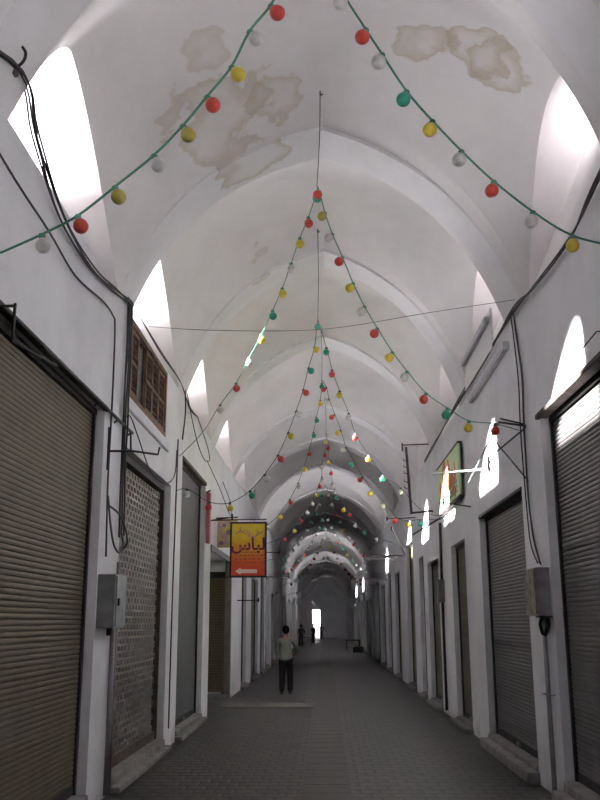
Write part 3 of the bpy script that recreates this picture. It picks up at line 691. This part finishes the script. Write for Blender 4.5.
# right bracket frame
r = empty('iron_awning', (XR, 11.2, 4.3), 'thin iron awning frame reaching out from the right pier above the second shutter', 'bracket')
bm = bmesh.new(); tube(bm, [(XR,11.2,4.3),(2.22,11.25,4.36)], .014, 6); tube(bm, [(XR,11.25,4.33),(2.25,11.3,4.42)], .01, 6); obj('cross_arm', bm, M_steel, r)
bm = bmesh.new(); tube(bm, [(2.22,11.25,4.36),(2.34,14.6,4.1)], .014, 6); obj('long_arm', bm, M_pipe, r)
bm = bmesh.new(); tube(bm, [(XR,11.2,4.28),(2.40,12.5,4.2),(2.36,13.4,4.02)], .012, 6); tube(bm, [(2.38,12.3,4.3),(XR,11.25,3.6)], .011, 6); tube(bm, [(2.37,12.9,4.0),(2.37,12.9,4.22)], .02, 6); obj('brace', bm, M_steel, r)
bm = bmesh.new(); tube(bm, [(2.3,13.9,4.18),(1.7,14.1,4.16)], .014, 8); tube(bm, [(XR,13.8,4.19),(2.3,13.9,4.18)], .018, 6); obj('pale_rod', bm, M_white, r)

# aerial-like iron stand further down on the right
r = empty('iron_sign_post', (2.05, 22, 4.6), 'rusty iron ladder-like hanger with short pegs, right side below the arches', 'bracket')
bm = bmesh.new(); tube(bm, [(1.95,21.2,5.95),(1.99,21.2,5.1),(2.03,21.2,4.35)], .03, 8); obj('post', bm, M_rust, r)
bm = bmesh.new(); tube(bm, [(XR,21.2,6.02),(1.85,21.2,6.0)], .018, 6); tube(bm, [(1.86,21.2,6.05),(1.86,21.2,5.85)], .02, 6); obj('top_arm', bm, M_rust, r)
for zz in (5.6, 5.45, 5.3, 5.1, 4.95):
    bm = bmesh.new(); tube(bm, [(1.96,21.2,zz),(1.88,21.15,zz+.02),(1.88,21.15,zz+.06)], .01, 6); obj('peg', bm, M_rust, r)
bm = bmesh.new(); tube(bm, [(2.03,21.2,4.38),(2.5,21.2,4.42),(XR,21.3,4.42)], .025, 6); obj('lower_arm', bm, M_steel, r)

def arm(x0, y0, z0, x1, y1, z1, label, m=None, rad=.016, knob=True):
    bm = bmesh.new(); tube(bm, [(x0,y0,z0),(x1,y1,z1)], rad, 6)
    if knob: tube(bm, [(x1,y1,z1-.05),(x1,y1,z1+.07)], rad*1.5, 6)
    return tag(settle(obj('iron_bracket', bm, m or M_steel, None, True)), label, 'bracket', 'iron brackets on the walls')
arm(XR, 25.5, 4.75, 1.75, 25.5, 4.72, 'stout dark iron bracket jutting from the right wall past the narrow tan shutter')
arm(XR, 29.1, 3.95, 1.95, 26.6, 4.55, 'slanting dark iron bracket on the right wall over the tall olive shutter')
arm(XR, 30.0, 4.0, 1.5, 30.0, 4.05, 'level iron bracket on the right wall just past the tall olive shutter')
arm(XR, 34.5, 4.3, 1.6, 34.5, 4.2, 'pale iron bracket arm on the right wall beneath the far arches', M_white, .05)
arm(XR, 38.4, 3.6, 1.4, 38.4, 3.6, 'far iron bracket with knob standing out from the right wall')
arm(XR, 44.0, 3.9, 1.2, 44.0, 3.9, 'farthest iron bracket visible on the right wall')
arm(XL, 26.0, 2.5, -1.9, 26.0, 2.5, 'short iron bracket on the left wall below the yellow and red sign')
arm(XL, 29.5, 4.1, -1.5, 29.5, 4.1, 'iron bracket on the left wall showing just right of the sign')
arm(XL, 19.2, 4.0, -2.0, 19.4, 4.1, 'small iron bracket on the left wall before the pink board')

# ------------------------------------------------------------------ boards with writing
def text(name, s_, size, m, parent, mtx, ext=.004, align='CENTER', bold=0):
    cu = bpy.data.curves.new(name, 'FONT'); cu.body = s_; cu.size = size; cu.extrude = ext; cu.align_x = align; cu.align_y = 'CENTER'; cu.resolution_u = 4; cu.offset = bold
    tmp = bpy.data.objects.new(name, cu); C.objects.link(tmp)
    dg = bpy.context.evaluated_depsgraph_get(); me = bpy.data.meshes.new_from_object(tmp.evaluated_get(dg))
    bpy.data.objects.remove(tmp)
    me.transform(mtx); me.materials.clear(); me.materials.append(m); me.name = name
    o = bpy.data.objects.new(name, me); C.objects.link(o); o.parent = parent
    return o
def gradient_mat(name, stops, z0, z1, rough=.4):
    m = bpy.data.materials.new(name); m.use_nodes = True; nt = m.node_tree; b = nt.nodes['Principled BSDF']; N = nt.nodes.new; L = nt.links.new
    tc = N('ShaderNodeTexCoord'); sx = N('ShaderNodeSeparateXYZ'); L(tc.outputs['Object'], sx.inputs[0])
    mr = N('ShaderNodeMapRange'); mr.inputs[1].default_value = z0; mr.inputs[2].default_value = z1; L(sx.outputs['Z'], mr.inputs[0])
    n = N('ShaderNodeTexNoise'); n.inputs['Scale'].default_value = 9; L(tc.outputs['Object'], n.inputs['Vector'])
    ad = N('ShaderNodeMath'); ad.operation='MULTIPLY_ADD'; ad.inputs[1].default_value=.25; L(n.outputs['Fac'], ad.inputs[0]); L(mr.outputs[0], ad.inputs[2])
    sb = N('ShaderNodeMath'); sb.operation='SUBTRACT'; sb.inputs[1].default_value=.125; L(ad.outputs[0], sb.inputs[0])
    r = N('ShaderNodeValToRGB'); e = r.color_ramp.elements
    e[0].position = stops[0][0]; e[0].color = (*stops[0][1],1); e[1].position = stops[-1][0]; e[1].color = (*stops[-1][1],1)
    for p, c in stops[1:-1]: x = e.new(p); x.color = (*c,1)
    L(sb.outputs[0], r.inputs[0]); L(r.outputs[0], b.inputs['Base Color']); b.inputs['Roughness'].default_value = rough
    return m
SG = empty('hanging_sign', (-1.695, 20.0, 2.86), 'yellow-to-red hanging shop sign with Persian lettering and a white arrow, black frame', 'sign')
M_sign = gradient_mat('sign_print', [(0,(.62,.05,.02)),(.3,(.68,.10,.02)),(.55,(.62,.28,.02)),(.8,(.70,.50,.03)),(1,(.72,.55,.05))], 0, 1.18)
nbox('sign_face', (-2.07, 19.985, 2.88), (-1.32, 20.03, 4.04), M_sign, SG)
bm = bmesh.new()
for a, b in (((-2.10,2.85),(-1.29,2.89)), ((-2.10,4.02),(-1.29,4.06)), ((-2.10,2.85),(-2.06,4.06)), ((-1.33,2.85),(-1.29,4.06))): box(bm, (a[0],19.965,a[1]), (b[0],20.05,b[1]))
obj('sign_frame', bm, M_steel, SG)
bm = bmesh.new(); tube(bm, [(XL,20.0,2.86),(-.78,20.0,2.86)], .014, 6); tube(bm, [(-.80,20,2.82),(-.80,20,2.95)], .022, 6); obj('support_rod', bm, M_steel, SG)
bm = bmesh.new(); tube(bm, [(XL,20.0,4.10),(-1.3,20.0,4.12)], .014, 6); obj('support_rod', bm, M_steel, SG)
M_purple = mat('dark_purple_ink', (.16,.012,.05), .5); M_lilac = mat('lilac_ink', (.30,.10,.22), .5); M_pinkw = mat('pale_pink_ink', (.75,.55,.50), .5); M_darkink = mat('dark_ink', (.10,.06,.03), .5)
def facing(dx, dz): return Matrix.Translation((dx, -.018, dz)) @ Matrix.Rotation(PI/2, 4, 'X')
text('lettering', '\uFEB1\uFE8E\uFE92\uFEDF', .36, M_purple, SG, facing(0, .70), bold=.009)
# cursive top line, arched, too small to read
bm = bmesh.new()
def ink(bm, pts, w, y):
    for a, b in zip(pts[:-1], pts[1:]):
        a = Vector((a[0], y, a[1])); b = Vector((b[0], y, b[1])); d = (b-a).normalized(); n = Vector((-d.z, 0, d.x))*w/2
        vv = [bm.verts.new(p) for p in (a-n, b-n, b+n, a+n)]; ww = [bm.verts.new(p+Vector((0,-.004,0))) for p in (a-n, b-n, b+n, a+n)]
        bm.faces.new(ww); bm.faces.new(vv[::-1])
        for q in range(4): bm.faces.new((vv[q], vv[(q+1)%4], ww[(q+1)%4], ww[q]))
g = random.Random(4)
for i in range(9):
    x = -1.695-.26+i*.065; z = 3.80+.06*math.sin(i*.8+.5)
    ink(bm, [(x-.02,z),(x+.0,z-.03),(x+.03,z-.01),(x+.045,z+.035)], .016, 19.984)
    if i % 3 == 1: ink(bm, [(x+.01,z),(x+.015,z+.09)], .016, 19.984)
    if i % 2: ink(bm, [(x,z+.06),(x+.02,z+.065)], .018, 19.984)
obj('lettering', bm, M_lilac, SG)
bm = bmesh.new()
for row in range(4):
    x = -1.98
    while x < -1.42:
        w = g.uniform(.03,.09); z = 3.40-row*.075
        ink(bm, [(x,z),(x+w*.5,z-.012),(x+w,z+.008)], .014, 19.984)
        if g.random() > .5: ink(bm, [(x+w*.5,z+.0),(x+w*.5,z+.03)], .01, 19.984)
        x += w+.025
obj('small_print', bm, M_darkink, SG)
bm = bmesh.new()
pr = [(-1.98,2.985),(-1.86,3.06),(-1.86,3.025),(-1.50,3.025),(-1.50,2.945),(-1.86,2.945),(-1.86,2.91)]
fa = [bm.verts.new((x,19.978,z)) for x, z in pr]; fb = [bm.verts.new((x,19.984,z)) for x, z in pr]
bm.faces.new(fa); bm.faces.new(fb[::-1])
for q in range(7): bm.faces.new((fa[q], fa[(q+1)%7], fb[(q+1)%7], fb[q]))
bmesh.ops.triangulate(bm, faces=bm.faces[:])
obj('arrow', bm, M_pinkw, SG)

# pink and yellow flowered board behind it
FB = empty('flowered_board', (XL+.3, 21.0, 3.35), 'pink and yellow flower-patterned shop board on the left wall behind the yellow sign', 'sign')
M_flower = mat('flower_print', (.70,.58,.12), .5, nscale=7, col2=(.50,.30,.42))
nbox('pink_strip', (XL+.02, 18.75, 3.5), (XL+.10, 18.95, 4.55), mat('pink_print', (.62,.20,.26), .5, noise=.3, nscale=4), FB)
nbox('patterned_panel', (XL+.04, 20.6, 3.55), (-2.0, 20.66, 4.2), M_flower, FB)
M_violet = mat('violet_ink', (.22,.14,.42), .5)
for (dx, dz, rr) in ((-.36,.1,.05),(-.2,.34,.06),(-.1,.12,.05),(-.3,.5,.04)):
    bm = bmesh.new()
    for q in range(5):
        a = q*2*PI/5; bmesh.ops.create_circle(bm, cap_ends=True, segments=8, radius=rr*.5, matrix=Matrix.Translation((-2.0+dx+rr*.6*math.cos(a), 20.594, 3.55+dz+rr*.6*math.sin(a))) @ Matrix.Rotation(PI/2,4,'X'))
    obj('flower_motif', bm, M_violet, FB)
bm = bmesh.new(); tube(bm, [(XL,18.8,4.55),(XL+.1,18.8,4.6)], .015, 6); tube(bm, [(XL,20.63,4.22),(-2.0,20.63,4.24)], .015, 6); obj('support_rod', bm, M_steel, FB)
bm = bmesh.new(); box(bm, (XL, 19.75, 3.42), (XL+.03, 24.2, 3.55)); tag(settle(obj('lintel_board', bm, M_kerb)), 'grey board along the lintel of the left recess under the flowered board', 'board')

# green banner with red lettering on the right wall
GB = empty('green_banner', (XR-.06, 17.9, 4.15), 'pale green shop banner with red Persian lettering on the upper right wall', 'sign')
M_green = mat('banner_green', (.50,.72,.42), .6, nscale=1.6, col2=(.66,.76,.40)); M_red = mat('banner_red', (.70,.13,.05), .5); M_teal = mat('banner_teal', (.10,.34,.28), .5)
nbox('banner_face', (XR-.10, 16.35, 4.15), (XR-.06, 19.5, 5.10), M_green, GB)
bm = bmesh.new(); box(bm, (XR-.105, 16.33, 5.09), (XR-.02, 19.55, 5.13)); box(bm, (XR-.105, 16.33, 4.11), (XR-.02, 19.55, 4.145)); obj('banner_frame', bm, M_rust, GB)
def onwall(dy, dz): # text reading for a viewer looking toward +x
    return Matrix.Translation((-.045, dy, dz)) @ Matrix(((0,0,-1,0),(-1,0,0,0),(0,1,0,0),(0,0,0,1)))
text('lettering', '\uFB8E\uFE8E\uFEB7\uFEEE\uFB58', .86, M_red, GB, onwall(0, .56), .005, bold=.02)
bm = bmesh.new(); g = random.Random(9)
for row in range(3):
    yv = 16.6
    while yv < 19.2:
        w = g.uniform(.05,.16); z = 4.42-row*.09
        for (p, q) in (((yv, z),(yv+w, z+.01)), ((yv+w*.5, z),(yv+w*.5, z+.05))):
            box(bm, (XR-.108, min(p[0],q[0])-.006, min(p[1],q[1])-.008), (XR-.10, max(p[0],q[0])+.006, max(p[1],q[1])+.008))
        yv += w+.05
obj('small_print', bm, M_teal, GB)
arm(XR, 17.9, 4.05, 1.95, 20.2, 3.78, 'dark slanting rod below the green banner on the right wall', None, .02, False)
arm(XR, 15.8, 3.85, 2.1, 16.0, 3.95, 'twisted wire bracket at the near end of the green banner', None, .012)

# ------------------------------------------------------------------ people
M_skin = mat('skin', (.32,.18,.12), .6); M_hair = mat('black_hair', (.008,.007,.006), .95, spec=.05)
M_shirt = mat('grey_green_shirt', (.20,.215,.185), .85, noise=.2, nscale=10); M_trou = mat('black_trousers', (.012,.012,.014), .9); M_shoe = mat('black_shoe', (.02,.018,.016), .5)
def skin(name, verts, edges, radii, m, parent, root=0, sub=2):
    me = bpy.data.meshes.new(name); me.from_pydata(verts, edges, []); me.update(); me.materials.append(m)
    o = bpy.data.objects.new(name, me); C.objects.link(o)
    md = o.modifiers.new('skin', 'SKIN'); md.use_smooth_shade = True
    sv = me.skin_vertices[0].data
    for i, r_ in enumerate(radii): sv[i].radius = r_ if isinstance(r_, tuple) else (r_, r_); sv[i].use_root = (i == root)
    ss = o.modifiers.new('sub', 'SUBSURF'); ss.levels = sub; ss.render_levels = sub
    dg = bpy.context.evaluated_depsgraph_get(); me2 = bpy.data.meshes.new_from_object(o.evaluated_get(dg))
    bpy.data.objects.remove(o)
    for p in me2.polygons: p.use_smooth = True
    o2 = bpy.data.objects.new(name, me2); C.objects.link(o2); o2.parent = parent
    return o2
def hand_chain(V_, E, R, wrist_i, wrist, direction, side):
    "palm, four fingers and a thumb rooted in the palm"
    d = Vector(direction).normalized(); s_ = Vector(side).normalized()
    w = Vector(wrist); p = w+d*.05; pi = len(V_); V_.append(tuple(p)); R.append((.034,.018)); E.append((wrist_i, pi))
    for k, ln in enumerate((.065,.075,.07,.055)):
        o = (k-1.5)*.019
        a = len(V_); V_.append(tuple(p+d*.035+s_*o)); R.append(.0095); E.append((pi, a))
        b = len(V_); V_.append(tuple(p+d*(.035+ln*.55)+s_*o*1.05+Vector((0,.01,0)))); R.append(.0085); E.append((a, b))
        c = len(V_); V_.append(tuple(p+d*(.03+ln)+s_*o*1.02+Vector((0,.028,0)))); R.append(.007); E.append((b, c))
    t0 = len(V_); V_.append(tuple(w+d*.03-s_*.035)); R.append(.012); E.append((pi, t0))
    t1 = len(V_); V_.append(tuple(w+d*.07-s_*.055+Vector((0,.012,0)))); R.append(.009); E.append((t0, t1))
def man(loc, ang, label, hgt=1.78, shirt=M_shirt, trou=M_trou, pose='walk'):
    r = empty('person', loc, label, 'person'); r.rotation_euler = (0, 0, ang); k = hgt/1.78; r.scale = (k, k, k)
    # facing +y, x right.  right elbow held out, left arm down; mid-stride
    fr, fl = ((.10, .10), (-.10, -.14)) if pose == 'walk' else ((.11, 0), (-.11, 0))
    V_ = [(0,0,.93),(0,-.01,1.10),(0,-.01,1.30),(0,0,1.44),(0,.01,1.53),(0,.02,1.60),(0,.03,1.68),(0,.02,1.74)]
    E = [(i,i+1) for i in range(7)]
    R = [(.12,.095),(.125,.095),(.165,.11),(.12,.08),(.052,.055),(.062,.075),(.072,.09),(.055,.07)]
    # legs
    for sx, (fx, fyy) in ((1, fr), (-1, fl)):
        b = len(V_); V_ += [(sx*.095,0,.86),(sx*.10,fyy*.5+.03,.48),(fx,fyy-.02 if fyy<0 else fyy,.10),(fx,fyy+.10,.035)]
        R += [(.092,.10),(.058,.062),(.04,.045),(.038,.03)]; E += [(0,b),(b,b+1),(b+1,b+2),(b+2,b+3)]
    # arms
    b = len(V_); V_ += [(.20,0,1.40),(.33,-.06,1.16),(.22,.12,1.02)]; R += [.055,.042,.028]; E += [(3,b),(b,b+1),(b+1,b+2)]
    hand_chain(V_, E, R, b+2, V_[b+2], (-.45,.85,.1), (0,.15,1))
    armR = b
    b = len(V_); V_ += [(-.20,0,1.40),(-.25,-.03,1.12),(-.255,.05,.86)]; R += [.055,.042,.028]; E += [(3,b),(b,b+1),(b+1,b+2)]
    hand_chain(V_, E, R, b+2, V_[b+2], (0,.12,-1), (0,1,.1))
    armL = b
    body = skin('body', V_, E, R, M_skin, r)
    # face: nose, ears
    bm = bmesh.new()
    for sx in (-1, 1):
        bmesh.ops.create_uvsphere(bm, u_segments=8, v_segments=6, radius=.022, matrix=Matrix.Translation((sx*.082,.02,1.655)) @ Matrix.Diagonal((.45,.8,1.4,1)))
    obj_ = bpy.data.meshes.new('ears'); bm.to_mesh(obj_); bm.free(); obj_.materials.append(M_skin); o = bpy.data.objects.new('ear', obj_); C.objects.link(o); o.parent = body
    bm = bmesh.new(); bmesh.ops.create_cone(bm, cap_ends=True, segments=6, radius1=.018, radius2=.006, depth=.045, matrix=Matrix.Translation((0,.125,1.655)) @ Matrix.Rotation(-PI*.15,4,'X'))
    me = bpy.data.meshes.new('nose'); bm.to_mesh(me); bm.free(); me.materials.append(M_skin); o = bpy.data.objects.new('nose', me); C.objects.link(o); o.parent = body
    # hair
    bm = bmesh.new(); bmesh.ops.create_uvsphere(bm, u_segments=20, v_segments=14, radius=1, matrix=Matrix.Translation((0,.005,1.695)) @ Matrix.Diagonal((.100,.118,.118,1)))
    for v_ in list(bm.verts):
        if v_.co.z < 1.585 or (v_.co.y > .045 and v_.co.z < 1.735): bm.verts.remove(v_)
    bmesh.ops.solidify(bm, geom=bm.faces[:], thickness=.012)
    me = bpy.data.meshes.new('hair'); bm.to_mesh(me); bm.free(); me.materials.append(M_hair)
    for p in me.polygons: p.use_smooth = True
    o = bpy.data.objects.new('hair', me); C.objects.link(o); o.parent = r
    # shirt (hangs loose over the belt, elbow sleeves), trousers, shoes
    SV = [(0,-.005,.80),(0,-.01,1.10),(0,-.01,1.30),(0,0,1.42),(0,.005,1.515),(.20,0,1.40),(.33,-.06,1.16),(.29,.0,1.10),(-.20,0,1.40),(-.25,-.03,1.14),(-.255,.0,1.02)]
    skin('shirt', SV, [(0,1),(1,2),(2,3),(3,4),(3,5),(5,6),(6,7),(3,8),(8,9),(9,10)], [(.215,.17),(.178,.135),(.19,.13),(.14,.098),(.075,.07),.078,.062,.052,.078,.062,.052], shirt, r)
    TV = [(0,0,1.02)]; TE = []; TR = [(.165,.13)]
    for sx, (fx, fyy) in ((1, fr), (-1, fl)):
        b = len(TV); TV += [(sx*.095,0,.84),(sx*.10,fyy*.5+.03,.48),(fx,fyy-.02 if fyy<0 else fyy,.05)]; TR += [(.105,.115),(.082,.09),(.068,.078)]; TE += [(0,b),(b,b+1),(b+1,b+2)]
    skin('trousers', TV, TE, TR, trou, r)
    for sx, (fx, fyy) in ((1, fr), (-1, fl)):
        y_ = fyy-.02 if fyy < 0 else fyy
        skin('shoe', [(fx,y_-.04,.045),(fx,y_+.06,.045),(fx,y_+.16,.035)], [(0,1),(1,2)], [(.042,.045),(.046,.042),(.04,.03)], M_shoe, r)
    return r
man((-1.10, 25.5, 0), -.05, 'man walking away in a loose grey-green shirt and black trousers, elbow out')
M_dcl = mat('dark_clothes', (.03,.03,.035), .9)
man((-2.0, 74, 0), .3, 'distant person in dark clothes standing close to the left wall', 1.7, M_dcl, M_trou, 'stand')
man((-1.15, 84, 0), 2.4, 'distant person in dark clothes in front of the bright far doorway', 1.72, M_dcl, M_trou, 'stand')
man((-.55, 104, 0), .2, 'farthest tiny dark figure near the middle of the passage', 1.7, M_dcl, M_trou, 'walk')
# goods laid out on the floor far away
def stall(loc, label, w=1.2, m=None):
    r = empty('goods_table', loc, label, 'table'); x, y, z = loc
    nbox('table_top', (x-w/2, y-.5, .62), (x+w/2, y+.5, .68), m or M_kerb, r)
    for sx in (-1, 1):
        for sy in (-1, 1): nbox('leg', (x+sx*(w/2-.06)-.03, y+sy*.42-.03, 0), (x+sx*(w/2-.06)+.03, y+sy*.42+.03, .62), M_rust, r)
stall((-1.75, 78, 0), 'low pale goods table by the left wall far down the passage')
stall((1.9, 66, 0), 'low dark goods table by the right wall far down the passage', 1.0, M_rust)
r = empty('cardboard_carton', (2.05, 60, 0), 'pale carton on the floor by the right wall far down the passage', 'box')
nbox('carton_body', (1.7, 59.7, 0), (2.35, 60.3, .35), M_kerb, r); nbox('flap', (1.7, 59.5, .34), (2.35, 59.72, .36), M_kerb, r)
